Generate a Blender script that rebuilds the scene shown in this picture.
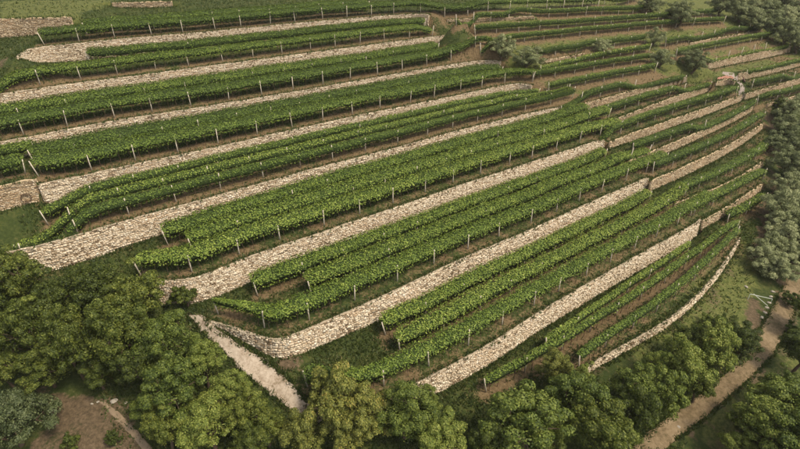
import bpy, math, random
import numpy as np
from mathutils import Vector, noise
from mathutils.geometry import delaunay_2d_cdt
from mathutils.bvhtree import BVHTree

random.seed(7)
RNG = np.random.default_rng(7)
for o in list(bpy.data.objects):
    bpy.data.objects.remove(o)
SC = bpy.context.scene
COL = SC.collection

# ------------------------------------------------------------------ camera
CAMZ = 60.0
PITCH = math.radians(30.9)
FPX = 520.0                                   # focal length in pixels of the 800 px wide photograph
cam_d = bpy.data.cameras.new('camera')
cam = bpy.data.objects.new('camera', cam_d)
COL.objects.link(cam)
cam.location = (0, 0, CAMZ)
cam.rotation_euler = (math.radians(90) - PITCH, 0, 0)
cam_d.sensor_width = 36
cam_d.lens = 36 * FPX / 800
cam_d.clip_end = 3000
SC.camera = cam

# ------------------------------------------------------------------ light
SUN_EL = math.radians(58)
SUN_AZ = math.radians(118)                    # compass direction the light comes from (0 = +Y, clockwise)
w = bpy.data.worlds.new('World')
SC.world = w
w.use_nodes = True
wn = w.node_tree
sky = wn.nodes.new('ShaderNodeTexSky')
sky.sky_type = 'NISHITA'
sky.sun_disc = False
sky.sun_elevation = SUN_EL
sky.sun_rotation = SUN_AZ
sky.air_density = 1.0
sky.dust_density = 3.5
sky.ozone_density = 0.6
wn.nodes['Background'].inputs[1].default_value = 0.145
hs = wn.nodes.new('ShaderNodeHueSaturation')          # thin cloud: a paler sky all over
hs.inputs['Saturation'].default_value = 0.25
wn.links.new(sky.outputs[0], hs.inputs['Color'])
wn.links.new(hs.outputs[0], wn.nodes['Background'].inputs[0])
sl = bpy.data.lights.new('sun', 'SUN')
sl.energy = 2.3
sl.angle = math.radians(11)
sl.color = (1.0, 0.87, 0.66)
sun = bpy.data.objects.new('sun', sl)
COL.objects.link(sun)
sd = Vector((math.sin(SUN_AZ) * math.cos(SUN_EL), math.cos(SUN_AZ) * math.cos(SUN_EL), math.sin(SUN_EL)))
sun.rotation_euler = (-sd).to_track_quat('-Z', 'Y').to_euler()
sun.location = (0, -20, 90)
SC.render.engine = 'CYCLES'
SC.view_settings.view_transform = 'Standard'
SC.view_settings.look = 'None'
SC.view_settings.exposure = 0.70
SC.view_settings.gamma = 1.0

# ------------------------------------------------------------------ pixel helpers
CP, SP = math.cos(PITCH), math.sin(PITCH)


def ray(x, y):
    u = (x - 400.0) / FPX
    v = (224.5 - y) / FPX
    return Vector((u, CP + v * SP, -SP + v * CP))


def at_z(x, y, zr):
    """point on the ray through pixel x, y at zr metres relative to the camera (negative = below)"""
    d = ray(x, y)
    t = zr / d.z
    return Vector((d.x * t, d.y * t, CAMZ + zr))


def to_px(p):
    x, y, z = p[0], p[1], p[2] - CAMZ
    dep = y * CP - z * SP
    up = y * SP + z * CP
    return 400 + FPX * x / dep, 224.5 - FPX * up / dep, dep


def in_poly(x, y, poly):
    c = False
    n = len(poly)
    j = n - 1
    for i in range(n):
        xi, yi = poly[i]
        xj, yj = poly[j]
        if (yi > y) != (yj > y) and x < (xj - xi) * (y - yi) / (yj - yi) + xi:
            c = not c
        j = i
    return c


# ------------------------------------------------------------------ materials
MATS = {}


def new_mat(name):
    m = bpy.data.materials.new(name)
    m.use_nodes = True
    MATS[name] = m
    nt = m.node_tree
    b = nt.nodes['Principled BSDF']
    b.inputs['Specular IOR Level'].default_value = 0.15
    b.inputs['Roughness'].default_value = 0.9
    return m, nt, b


def N(nt, t, **kw):
    n = nt.nodes.new(t)
    for k, v in kw.items():
        if k in n.inputs:
            n.inputs[k].default_value = v
        else:
            setattr(n, k, v)
    return n


def ramp(nt, fac, stops):
    r = nt.nodes.new('ShaderNodeValToRGB')
    el = r.color_ramp.elements
    while len(el) < len(stops):
        el.new(0.5)
    for e, (p, c) in zip(el, stops):
        e.position = p
        e.color = (*c, 1)
    nt.links.new(fac, r.inputs[0])
    return r.outputs[0]


def mixc(nt, fac, a, b, mode='MIX'):
    m = nt.nodes.new('ShaderNodeMix')
    m.data_type = 'RGBA'
    m.blend_type = mode
    if isinstance(fac, (int, float)):
        m.inputs[0].default_value = fac
    else:
        nt.links.new(fac, m.inputs[0])
    for s, k in ((a, 6), (b, 7)):
        if isinstance(s, tuple):
            m.inputs[k].default_value = (*s, 1)
        else:
            nt.links.new(s, m.inputs[k])
    return m.outputs[2]


def math_n(nt, op, a, b=None, clamp=False):
    m = nt.nodes.new('ShaderNodeMath')
    m.operation = op
    m.use_clamp = clamp
    for s, k in ((a, 0), (b, 1)):
        if s is None:
            continue
        if isinstance(s, (int, float)):
            m.inputs[k].default_value = s
        else:
            nt.links.new(s, m.inputs[k])
    return m.outputs[0]


def noise_n(nt, scale, detail=4, rough=0.6, coord=None):
    n = nt.nodes.new('ShaderNodeTexNoise')
    n.inputs['Scale'].default_value = scale
    n.inputs['Detail'].default_value = detail
    n.inputs['Roughness'].default_value = rough
    if coord is None:
        g = nt.nodes.new('ShaderNodeNewGeometry')
        coord = g.outputs['Position']
    nt.links.new(coord, n.inputs['Vector'])
    return n.outputs[0]


def bump(nt, b, h, strength=0.5, dist=0.05):
    bn = nt.nodes.new('ShaderNodeBump')
    bn.inputs['Strength'].default_value = strength
    bn.inputs['Distance'].default_value = dist
    nt.links.new(h, bn.inputs['Height'])
    nt.links.new(bn.outputs[0], b.inputs['Normal'])


def leaf_mat(name, stops, transl=0.25, objvar=0.3, patch=0.35):
    m, nt, b = new_mat(name)
    g = nt.nodes.new('ShaderNodeNewGeometry')
    n1 = noise_n(nt, 0.55, 3, 0.6)
    oi = nt.nodes.new('ShaderNodeObjectInfo')
    f = math_n(nt, 'MULTIPLY', g.outputs['Random Per Island'], 0.75)
    f = math_n(nt, 'ADD', f, math_n(nt, 'MULTIPLY', math_n(nt, 'SUBTRACT', n1, 0.5), patch * 2))
    f = math_n(nt, 'ADD', f, math_n(nt, 'MULTIPLY', math_n(nt, 'SUBTRACT', oi.outputs['Random'], 0.5), objvar))
    f = math_n(nt, 'ADD', f, 0.12, True)
    c = ramp(nt, f, stops)
    nt.links.new(c, b.inputs['Base Color'])
    b.inputs['Roughness'].default_value = 0.6
    b.inputs['Specular IOR Level'].default_value = 0.25
    t = nt.nodes.new('ShaderNodeBsdfTranslucent')
    tc = mixc(nt, 0.5, c, (0.20, 0.28, 0.03))
    nt.links.new(tc, t.inputs[0])
    mx = nt.nodes.new('ShaderNodeMixShader')
    mx.inputs[0].default_value = transl
    out = nt.nodes['Material Output']
    nt.links.new(b.outputs[0], mx.inputs[1])
    nt.links.new(t.outputs[0], mx.inputs[2])
    nt.links.new(mx.outputs[0], out.inputs[0])
    return m


leaf_mat('vine_leaf', [(0.0, (0.038, 0.061, 0.010)), (0.4, (0.092, 0.139, 0.020)), (0.75, (0.158, 0.212, 0.030)), (1.0, (0.273, 0.316, 0.062))], 0.22, 0.5)
leaf_mat('forest_leaf', [(0.0, (0.020, 0.030, 0.006)), (0.45, (0.056, 0.075, 0.011)), (0.8, (0.112, 0.131, 0.021)), (1.0, (0.176, 0.190, 0.034))], 0.25, 0.5)
leaf_mat('light_leaf', [(0.0, (0.032, 0.051, 0.009)), (0.45, (0.097, 0.127, 0.021)), (0.8, (0.172, 0.201, 0.037)), (1.0, (0.250, 0.264, 0.058))], 0.25, 0.42)
leaf_mat('yellow_leaf', [(0.0, (0.042, 0.052, 0.011)), (0.45, (0.130, 0.142, 0.028)), (0.8, (0.223, 0.217, 0.045)), (1.0, (0.291, 0.210, 0.055))], 0.2, 0.3)
leaf_mat('olive_leaf', [(0.0, (0.053, 0.068, 0.024)), (0.45, (0.169, 0.190, 0.079)), (0.8, (0.288, 0.300, 0.142)), (1.0, (0.413, 0.413, 0.216))], 0.15, 0.5)
leaf_mat('blue_leaf', [(0.0, (0.022, 0.032, 0.011)), (0.45, (0.056, 0.072, 0.026)), (0.8, (0.098, 0.115, 0.045)), (1.0, (0.15, 0.165, 0.07))], 0.15, 0.3)
leaf_mat('grass_blade', [(0.0, (0.018, 0.031, 0.007)), (0.55, (0.040, 0.058, 0.012)), (0.85, (0.080, 0.090, 0.024)), (1.0, (0.18, 0.155, 0.062))], 0.2, 0.0, 0.6)


def simple(name, col, rough=0.9, var=0.35, scale=6.0, col2=None):
    m, nt, b = new_mat(name)
    n = noise_n(nt, scale, 5, 0.65)
    c2 = col2 or tuple(v * (1 - var) for v in col)
    c = mixc(nt, n, c2, tuple(min(1, v * (1 + var * 0.6)) for v in col))
    nt.links.new(c, b.inputs['Base Color'])
    b.inputs['Roughness'].default_value = rough
    bump(nt, b, n, 0.4, 0.03)
    return m


simple('bark', (0.09, 0.065, 0.042))
simple('vine_stem', (0.075, 0.05, 0.03))
simple('post_concrete', (0.46, 0.40, 0.31), 0.85, 0.3, 9)
simple('coping', (0.31, 0.25, 0.175), 0.9, 0.35, 3.0)
simple('mortar', (0.30, 0.23, 0.155), 0.95, 0.4, 8.0)
simple('metal', (0.45, 0.47, 0.42), 0.5, 0.25, 8)
simple('rust', (0.06, 0.035, 0.022), 0.8, 0.4, 10)
simple('board', (0.10, 0.055, 0.045), 0.8, 0.4, 10)
simple('pale_rock', (0.30, 0.265, 0.215), 0.9, 0.3, 5)
simple('plaster', (0.25, 0.205, 0.175), 0.9, 0.25, 2.5)
simple('leaf_core', (0.030, 0.046, 0.011), 0.95, 0.5, 4.0)  # near-black green standing in for shade inside the vine canopies


def stone_mat(name, stops, hue=0.35):
    m, nt, b = new_mat(name)
    g = nt.nodes.new('ShaderNodeNewGeometry')
    big = noise_n(nt, 0.28, 3, 0.6)
    fine = noise_n(nt, 9, 4, 0.7)
    f = math_n(nt, 'ADD', math_n(nt, 'MULTIPLY', g.outputs['Random Per Island'], 0.85),
               math_n(nt, 'MULTIPLY', math_n(nt, 'SUBTRACT', big, 0.5), 0.7))
    f = math_n(nt, 'ADD', f, 0.06, True)
    c = ramp(nt, f, stops)
    c = mixc(nt, math_n(nt, 'MULTIPLY', math_n(nt, 'GREATER_THAN', big, 0.56), 0.22), c, (0.40, 0.25, 0.13))
    stain = noise_n(nt, 1.1, 5, 0.7)
    c = mixc(nt, math_n(nt, 'MULTIPLY', math_n(nt, 'SUBTRACT', stain, 0.56), 2.6, True), c, (0.20, 0.17, 0.10))
    c = mixc(nt, 0.5, c, mixc(nt, fine, (0.5, 0.46, 0.42), (1.0, 1.0, 1.0)), 'MULTIPLY')
    nt.links.new(c, b.inputs['Base Color'])
    bump(nt, b, fine, 0.5, 0.03)
    return m


stone_mat('stone_pale', [(0.0, (0.15, 0.105, 0.06)), (0.14, (0.35, 0.26, 0.165)), (0.40, (0.57, 0.465, 0.33)), (0.8, (0.68, 0.58, 0.435)), (1.0, (0.79, 0.715, 0.59))])
stone_mat('stone_ochre', [(0.0, (0.14, 0.095, 0.055)), (0.22, (0.31, 0.225, 0.135)), (0.6, (0.46, 0.36, 0.23)), (1.0, (0.60, 0.50, 0.37))])

# ground: attributes 'soil' and 'dirt' written per vertex
m, nt, b = new_mat('ground')
a_s = N(nt, 'ShaderNodeAttribute', attribute_name='soil').outputs['Fac']
a_d = N(nt, 'ShaderNodeAttribute', attribute_name='dirt').outputs['Fac']
n_f = noise_n(nt, 3.2, 6, 0.7)
n_m = noise_n(nt, 0.45, 5, 0.65)
n_g = noise_n(nt, 14, 4, 0.7)
grass = ramp(nt, math_n(nt, 'ADD', math_n(nt, 'MULTIPLY', n_f, 0.7), math_n(nt, 'MULTIPLY', n_m, 0.45)),
             [(0.34, (0.016, 0.026, 0.006)), (0.54, (0.032, 0.045, 0.010)), (0.70, (0.066, 0.070, 0.019)), (0.88, (0.15, 0.125, 0.054))])
soil = ramp(nt, n_f, [(0.25, (0.064, 0.042, 0.020)), (0.5, (0.118, 0.080, 0.040)), (0.72, (0.18, 0.132, 0.070)), (0.9, (0.27, 0.21, 0.12))])
dirt = ramp(nt, n_f, [(0.25, (0.040, 0.030, 0.017)), (0.5, (0.085, 0.060, 0.034)), (0.75, (0.165, 0.118, 0.072))])
k = math_n(nt, 'ADD', a_s, math_n(nt, 'MULTIPLY', math_n(nt, 'SUBTRACT', n_f, 0.5), 1.6))
k = math_n(nt, 'ADD', k, math_n(nt, 'MULTIPLY', math_n(nt, 'SUBTRACT', n_m, 0.5), 1.4))
k = math_n(nt, 'MULTIPLY', math_n(nt, 'SUBTRACT', k, 0.32), 3.0, True)
a_m = N(nt, 'ShaderNodeAttribute', attribute_name='meadow').outputs['Fac']
meadow = ramp(nt, n_f, [(0.3, (0.034, 0.046, 0.011)), (0.46, (0.070, 0.082, 0.020)), (0.6, (0.115, 0.115, 0.034)), (0.8, (0.20, 0.165, 0.075))])
grass = mixc(nt, math_n(nt, 'MULTIPLY', math_n(nt, 'ADD', a_m, math_n(nt, 'SUBTRACT', n_m, 0.75)), 2.2, True), grass, meadow)
c = mixc(nt, k, grass, soil)
k2 = math_n(nt, 'ADD', a_d, math_n(nt, 'MULTIPLY', math_n(nt, 'SUBTRACT', n_f, 0.5), 1.5))
k2 = math_n(nt, 'ADD', k2, math_n(nt, 'MULTIPLY', math_n(nt, 'SUBTRACT', n_m, 0.5), 1.8))
k2 = math_n(nt, 'MULTIPLY', math_n(nt, 'SUBTRACT', k2, 0.55), 2.5, True)
c = mixc(nt, k2, c, dirt)
nt.links.new(c, b.inputs['Base Color'])
bump(nt, b, math_n(nt, 'ADD', n_f, math_n(nt, 'MULTIPLY', n_g, 0.5)), 0.8, 0.12)

m, nt, b = new_mat('gravel')
n_f = noise_n(nt, 5, 6, 0.75)
n_m = noise_n(nt, 0.7, 4, 0.6)
c = ramp(nt, math_n(nt, 'ADD', math_n(nt, 'MULTIPLY', n_f, 0.6), math_n(nt, 'MULTIPLY', n_m, 0.5)),
         [(0.38, (0.075, 0.066, 0.032)), (0.46, (0.21, 0.16, 0.11)), (0.60, (0.34, 0.28, 0.215)), (0.85, (0.45, 0.385, 0.31))])
nt.links.new(c, b.inputs['Base Color'])
bump(nt, b, n_f, 0.35, 0.04)

# stones and worn bare patches of the gravel come from the noise above
m, nt, b = new_mat('dirt_track')
n_f = noise_n(nt, 3, 6, 0.75)
n_m = noise_n(nt, 0.5, 4, 0.6)
c = ramp(nt, math_n(nt, 'ADD', math_n(nt, 'MULTIPLY', n_f, 0.6), math_n(nt, 'MULTIPLY', n_m, 0.5)),
         [(0.38, (0.062, 0.056, 0.022)), (0.48, (0.12, 0.086, 0.046)), (0.62, (0.185, 0.135, 0.078)), (0.85, (0.29, 0.225, 0.145))])
nt.links.new(c, b.inputs['Base Color'])
bump(nt, b, n_f, 0.7, 0.08)

simple('earth', (0.21, 0.155, 0.10), 0.95, 0.5, 2.0)
simple('red_earth', (0.30, 0.15, 0.105), 0.95, 0.35, 3.0)


# ------------------------------------------------------------------ mesh helpers
def np_mesh(name, V, F):
    """V (n,3), F (m,k) arrays -> mesh, all faces of k corners"""
    V = np.asarray(V, dtype=np.float32)
    F = np.asarray(F, dtype=np.int32)
    me = bpy.data.meshes.new(name)
    me.vertices.add(len(V))
    me.vertices.foreach_set('co', V.ravel())
    n, kk = F.shape
    me.loops.add(n * kk)
    me.loops.foreach_set('vertex_index', F.ravel())
    me.polygons.add(n)
    me.polygons.foreach_set('loop_start', np.arange(0, n * kk, kk, dtype=np.int32))
    me.update(calc_edges=True)
    me.validate()
    return me


def link(name, me, mat=None, parent=None, loc=None):
    o = bpy.data.objects.new(name, me)
    COL.objects.link(o)
    if mat and me is not None and not me.materials:
        me.materials.append(MATS[mat])
    if parent:
        o.parent = parent
    if loc is not None:
        o.location = loc
    return o


def thing(name, label, cat, loc=(0, 0, 0), group=None):
    o = bpy.data.objects.new(name, None)
    COL.objects.link(o)
    o.empty_display_size = 0.3
    o.location = loc
    tag(o, label, cat, group)
    return o


def tag(o, label=None, cat=None, group=None, kind=None):
    if label:
        o['label'] = label
    if cat:
        o['category'] = cat
    if group:
        o['group'] = group
    if kind:
        o['kind'] = kind
    return o


def tube(pts, rads, sides=6):
    V, F = [], []
    pts = [Vector(p) for p in pts]
    for i, p in enumerate(pts):
        t = (pts[min(i + 1, len(pts) - 1)] - pts[max(i - 1, 0)]).normalized()
        a = t.orthogonal().normalized()
        bb = t.cross(a)
        for s in range(sides):
            an = 2 * math.pi * s / sides
            V.append(p + (a * math.cos(an) + bb * math.sin(an)) * rads[i])
    for i in range(len(pts) - 1):
        for s in range(sides):
            F.append((i * sides + s, i * sides + (s + 1) % sides, (i + 1) * sides + (s + 1) % sides, (i + 1) * sides + s))
    return V, F


def merge(parts):
    V, F = [], []
    for v, f in parts:
        o = len(V)
        V += [tuple(p) for p in v]
        F += [tuple(i + o for i in q) for q in f]
    return V, F


def box(x0, x1, y0, y1, z0, z1, tx=1.0):
    mx, my = (x0 + x1) / 2, (y0 + y1) / 2
    V = [(x, y, z0) for x, y in ((x0, y0), (x1, y0), (x1, y1), (x0, y1))]
    V += [(mx + (x - mx) * tx, my + (y - my) * tx, z1) for x, y in ((x0, y0), (x1, y0), (x1, y1), (x0, y1))]
    F = [(3, 2, 1, 0), (4, 5, 6, 7), (0, 1, 5, 4), (1, 2, 6, 5), (2, 3, 7, 6), (3, 0, 4, 7)]
    return V, F


# ------------------------------------------------------------------ polylines
def smooth_resample(P, step, it=2):
    P = np.array([tuple(p) for p in P], dtype=float)
    for _ in range(it):
        if len(P) > 2:
            Q = [P[0]]
            for i in range(len(P) - 1):
                if i > 0:
                    Q.append(P[i] * .75 + P[i + 1] * .25)
                if i < len(P) - 2:
                    Q.append(P[i] * .25 + P[i + 1] * .75)
            Q.append(P[-1])
            P = np.array(Q)
    d = np.r_[0, np.cumsum(np.linalg.norm(np.diff(P[:, :2], axis=0), axis=1))]
    n = max(2, int(round(d[-1] / step)) + 1)
    s = np.linspace(0, d[-1], n)
    return np.stack([np.interp(s, d, P[:, i]) for i in range(P.shape[1])], 1), s


def normals2(P):
    t = np.gradient(P[:, :2], axis=0)
    t /= np.linalg.norm(t, axis=1)[:, None] + 1e-9
    return np.stack([-t[:, 1], t[:, 0]], 1)          # uphill side when the line runs left to right


# ------------------------------------------------------------------ terrace walls: traced top edges, level in metres below the camera
# key: (pixel points of the top edge, level, heights along it, stone, label)
WALLS = {
    'Z': ([(-70, 25), (0, 19), (30, 18), (71, 17)], -13.8, [2.6, 2.7, 2.6, 2.0], 'stone_ochre', 'short rough ochre stone wall in the top left corner'),
    'A': ([(17, 57), (24, 51), (35, 47), (82, 43), (125, 38), (200, 32.5), (300, 22.5), (400, 14.5), (415, 13.5), (429, 14.5)], -16.5, [0.3, 1.8, 2.3, 2.6, 2.5, 2.5, 2.4, 2.2, 2.1, 2.0], 'stone_pale', 'uppermost of the eight long pale stone terrace walls, starting at a slanted left end'),
    'B': ([(-90, 106), (0, 94), (100, 80), (200, 67.3), (300, 54), (400, 41), (450, 34), (470, 36)], -19.8, [2.4, 2.4, 2.4, 2.3, 2.3, 2.2, 2.1, 2.0], 'stone_pale', 'second from top of the eight long pale stone terrace walls'),
    'C': ([(-90, 160), (0, 142), (70, 129), (117, 120), (200, 107.5), (300, 91), (400, 73), (482, 59.5), (501, 61)], -22.9, [2.3, 2.3, 2.2, 2.2, 2.1, 2.1, 2.0, 1.9, 1.9], 'stone_pale', 'third from top of the eight long pale stone terrace walls'),
    'D0': ([(-90, 206), (0, 186), (36, 178)], -24.6, [2.6, 2.6, 2.6], 'stone_ochre', 'short taller brownish stone wall stub on the left edge with a dark hoop on it'),
    'D': ([(38, 184.5), (87, 174.5), (132, 164.5), (200, 151), (300, 128), (375, 112), (400, 107), (462, 94.5), (515, 82.5), (532, 85)], -25.2, [2.4, 2.2, 2.1, 2.0, 2.0, 2.0, 2.0, 1.9, 1.9, 1.9], 'stone_pale', 'fourth from top of the eight long pale stone terrace walls'),
    'E': ([(-50, 264), (0, 254), (50, 243), (85, 233), (120, 222), (200, 200.5), (287, 176), (350, 159.5), (400, 147), (450, 132.5), (500, 120.5), (530, 113), (560, 107)], -27.5, [2.6, 2.8, 2.9, 2.9, 2.8, 2.4, 2.2, 2.2, 2.1, 2.1, 2.0, 1.9, 1.5], 'stone_pale', 'fifth from top of the eight long pale stone terrace walls, its left end half behind trees'),
    'F': ([(134, 282), (175, 281), (200, 277), (262, 251.5), (325, 231.5), (351, 222), (400, 206.5), (462, 184.5), (520, 166), (600, 140), (605, 139)], -30.0, [2.3, 2.6, 2.8, 2.8, 2.8, 2.8, 2.8, 2.8, 2.7, 2.5, 2.4], 'stone_pale', 'sixth from top of the eight long pale stone terrace walls, rising above the gravel path bend'),
    'G': ([(209, 321), (235, 328), (258, 336), (276, 340), (292, 336), (350, 311), (400, 288.5), (445, 266.5), (480, 251), (540, 226), (600, 198), (649, 177)], -33.0, [0.25, 0.9, 1.7, 2.1, 2.3, 2.5, 2.6, 2.6, 2.6, 2.6, 2.6, 2.4], 'stone_pale', 'seventh from top of the eight long pale stone walls, curving round beside the gravel path'),
    'H': ([(330, 402), (368, 403), (400, 392), (462, 360.5), (500, 338.5), (540, 311.5), (600, 277), (650, 249), (695, 224), (701, 219)], -36.0, [0.9, 1.6, 2.2, 2.4, 2.4, 2.4, 2.4, 2.4, 2.4, 2.1], 'stone_pale', 'lowest of the eight long pale stone terrace walls, running into the trees at bottom'),
    'I': ([(560, 383), (586, 368), (600, 359), (625, 345), (645, 334), (670, 319), (697, 296), (715, 276), (730, 255), (740, 238)], -38.1, [0.9, 0.9, 0.9, 0.9, 0.95, 1.0, 1.0, 1.0, 1.0, 0.8], 'stone_pale', 'low curved grey rubble wall below the lowest vine rows, beside the bottom right trees'),
    'R0': ([(566, 107), (600, 99.5), (640, 88.5), (687, 76)], -27.5, [1.4, 1.4, 1.4, 1.2], 'stone_ochre', 'short ochre wall in line with the fifth long wall, ending at the round olive tree'),
    'R1': ([(596, 126), (625, 115.5), (655, 104), (687, 92), (711, 84.5)], -28.9, [1.0, 1.3, 1.4, 1.4, 1.3], 'stone_ochre', 'short ochre wall left of the small stone ramp at right, its right end squared off'),
    'R2': ([(610, 142), (632, 133), (655, 125.5), (680, 116.5), (700, 110), (720, 103), (742, 95)], -30.2, [1.0, 1.4, 1.4, 1.4, 1.4, 1.3, 1.2], 'stone_ochre', 'short ochre wall whose right end meets the foot of the stone ramp'),
    'R3': ([(629, 161), (665, 146), (700, 131.5), (740, 113), (753, 106)], -31.6, [1.3, 1.4, 1.3, 1.2, 1.0], 'stone_ochre', 'short ochre wall just below the end of the sixth long wall on the right'),
    'R4': ([(651, 181), (700, 160), (740, 139), (763, 123)], -33.1, [1.6, 1.6, 1.5, 1.3], 'stone_ochre', 'ochre wall continuing rightward from the end of the seventh long wall'),
    'R5': ([(675, 203), (712, 190), (740, 177), (763, 161)], -34.6, [1.2, 1.3, 1.3, 1.1], 'stone_ochre', 'ochre wall between two short vine rows, second above the end of the lowest long wall'),
    'R6': ([(703, 221), (730, 205.5), (762, 184)], -36.0, [1.3, 1.4, 1.2], 'stone_ochre', 'ochre wall continuing rightward from the end of the lowest long wall'),
    'U0': ([(690, 43), (715, 38), (740, 34), (762, 30)], -24.2, [0.7, 0.8, 0.8, 0.6], 'stone_ochre', 'thin ochre wall highest at the upper right, just left of the dark olive trees'),
    'U1': ([(709, 62.5), (730, 58), (760, 52), (791, 45.5)], -26.2, [1.4, 1.5, 1.6, 1.6], 'stone_ochre', 'ochre wall at upper right running to the foot of the olive grove'),
    'U2': ([(739, 73.5), (762, 69), (800, 60), (850, 48)], -27.9, [1.5, 1.5, 1.5, 1.5], 'stone_ochre', 'ochre wall directly right of the small stone ramp, reaching the right edge'),
    'U3': ([(746, 93.5), (770, 87), (800, 78), (850, 64)], -29.8, [1.2, 1.3, 1.3, 1.3], 'stone_ochre', 'ochre wall starting at the foot of the stone ramp and running to the right edge'),
    'U4': ([(768, 103.5), (785, 99), (800, 94), (850, 80)], -31.2, [0.7, 0.9, 0.9, 0.9], 'stone_ochre', 'lowest of the short ochre walls that reach the right edge, beside a round bush'),
    'RW': ([(716.5, 82), (720, 80.3), (725, 79.3), (730, 79.5), (735, 81.5)], -28.1, [0.8, 1.2, 1.3, 1.2, 0.7], 'stone_ochre', 'small curved stone wall below the reddish earth next to the concrete ramp'),
    'M1': ([(539, 61), (560, 57.5), (585, 53)], -23.0, [0.5, 0.7, 0.5], 'stone_ochre', 'thin low stone edge between vine rows right of the twin olive bushes'),
    'M2': ([(447, 19.5), (470, 18.5), (500, 17.5), (535, 16)], -17.6, [0.5, 0.9, 0.9, 0.5], 'stone_ochre', 'crumbling low rubble wall beyond the right end of the uppermost long wall'),
    'T1': ([(112, 2.5), (140, 2), (172, 1)], -13.4, [0.8, 1.0, 0.9], 'stone_ochre', 'small pale stone wall cut by the top edge of the picture, at left'),
}
STEP = 0.5
WD = {}
TP = []                                           # survey points x, y, z
for key, (pts, zr, hs, mat, lab) in WALLS.items():
    P3 = [(*at_z(x, y, zr), h) for (x, y), h in zip(pts, hs)]
    P, s = smooth_resample(P3, STEP)
    n = normals2(P)
    # a little irregularity of the crest
    ph = random.random() * 50
    for i in range(len(P)):
        P[i, 2] += 0.05 * noise.noise((s[i] * 0.35, ph, 0)) + 0.03 * noise.noise((s[i] * 1.3, ph, 4))
    WD[key] = dict(P=P[:, :3], h=P[:, 3], n=n, s=s, mat=mat, lab=lab)
    for i in range(len(P)):
        x, y, z, h = P[i]
        nx, ny = n[i]
        TP.append((x + nx * 0.17, y + ny * 0.17, z - 0.03))
        TP.append((x + nx * 0.05, y + ny * 0.05, z - h))
        TP.append((x - nx * (0.30 + 0.1 * h), y - ny * (0.30 + 0.1 * h), z - h + 0.02))

# other levels read off the photograph: pixel, level
CTRL = [
    # gravel path and the ground round its foot
    ((188, 316), -33.3), ((203, 318), -33.1), ((215, 338), -34.0), ((240, 368), -35.1), ((266, 366), -35.4), ((292, 408), -36.9), ((306, 400), -36.6),
    ((290, 365), -35.4), ((310, 380), -36.0), ((330, 420), -37.4), ((400, 430), -38.4), ((470, 390), -38.2), ((480, 430), -39.5), ((540, 400), -39.2),
    # wooded slope at lower left
    ((0, 275), -31.5), ((60, 275), -32.0), ((120, 292), -32.8), ((165, 312), -33.3), ((0, 330), -34.0), ((90, 340), -34.6), ((170, 350), -34.8),
    ((0, 385), -36.0), ((60, 395), -36.2), ((130, 400), -36.4), ((200, 400), -36.4), ((250, 425), -37.2), ((0, 449), -37.6), ((80, 449), -37.4), ((150, 449), -37.6),
    ((230, 449), -38.0), ((300, 449), -38.6), ((-80, 300), -33.0), ((-80, 400), -37.0),
    # bottom centre and right
    ((560, 449), -40.6), ((620, 400), -40.2), ((640, 365), -39.6), ((680, 345), -39.7), ((720, 300), -39.5), ((745, 265), -39.3), ((760, 300), -40.2),
    ((785, 285), -40.3), ((800, 282), -40.4), ((760, 340), -40.8), ((780, 335), -40.9), ((740, 375), -41.1), ((700, 395), -41.2), ((655, 440), -41.4),
    ((640, 449), -41.5), ((720, 420), -41.6), ((800, 360), -41.6), ((760, 449), -42.6), ((800, 420), -42.8), ((860, 400), -43.2), ((860, 300), -41.5),
    # track up the right side and the olive grove
    ((757, 245), -38.6), ((762, 220), -37.7), ((768, 195), -37.1), ((771, 170), -36.0), ((772, 150), -35.2), ((774, 130), -34.4), ((770, 115), -33.2),
    ((800, 250), -39.6), ((800, 210), -38.0), ((800, 170), -36.4), ((800, 140), -35.2), ((800, 115), -33.6), ((860, 200), -38.6), ((860, 140), -36.2), ((860, 110), -34.2),
    # upper right and the top edge
    ((800, 0), -21.5), ((760, 0), -20.6), ((700, -4), -19.6), ((470, -4), -15.9), ((400, -6), -15.6),
    ((300, -6), -14.6), ((200, -6), -14.4), ((0, 0), -12.8), ((60, 6), -13.2), ((770, 20), -23.0), ((800, 30), -24.6), ((860, 20), -24.4),
    ((-90, 60), -17.6), ((0, 62), -17.3),
]
for (x, y), zr in CTRL:
    TP.append(tuple(at_z(x, y, zr)))
# gently falling planting lines of the upper right (pixel line 1.45 m above the ground, level at each end)
for line, z0, z1 in [
        ([(480, 4), (600, 0.5), (680, -3)], -16.6, -18.6), ([(455, 16), (540, 10), (600, 7.5), (650, 3)], -17.4, -19.4), ([(474, 26), (540, 22), (600, 17.5), (645, 14.5), (718, 9)], -19.2, -21.0),
        ([(480, 38), (560, 30.5), (600, 26), (670, 20), (725, 17)], -20.5, -22.2), ([(536, 48), (580, 44), (612, 40), (646, 35)], -22.2, -23.1), ([(540, 64.5), (600, 52.5), (650, 45)], -23.9, -24.4),
        ([(532, 72.5), (600, 61), (652, 54)], -24.9, -25.3), ([(548, 84), (600, 73.5), (656, 64)], -26.0, -26.2), ([(562, 98), (600, 88), (640, 79), (686, 69)], -27.3, -27.3),
        ([(665, 40), (712, 30), (762, 23.5)], -23.9, -24.1), ([(676, 50), (725, 40), (775, 31.5)], -25.0, -25.0), ([(703, 55.5), (750, 46), (791, 38.5)], -26.0, -26.0)]:
    q, sq = smooth_resample([tuple(at_z(x, y, z0 + (z1 - z0) * (x - line[0][0]) / (line[-1][0] - line[0][0]) + 1.45)) for x, y in line], 1.5, 1)
    for p in q:
        TP.append((p[0], p[1], p[2] - 1.45))
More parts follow.
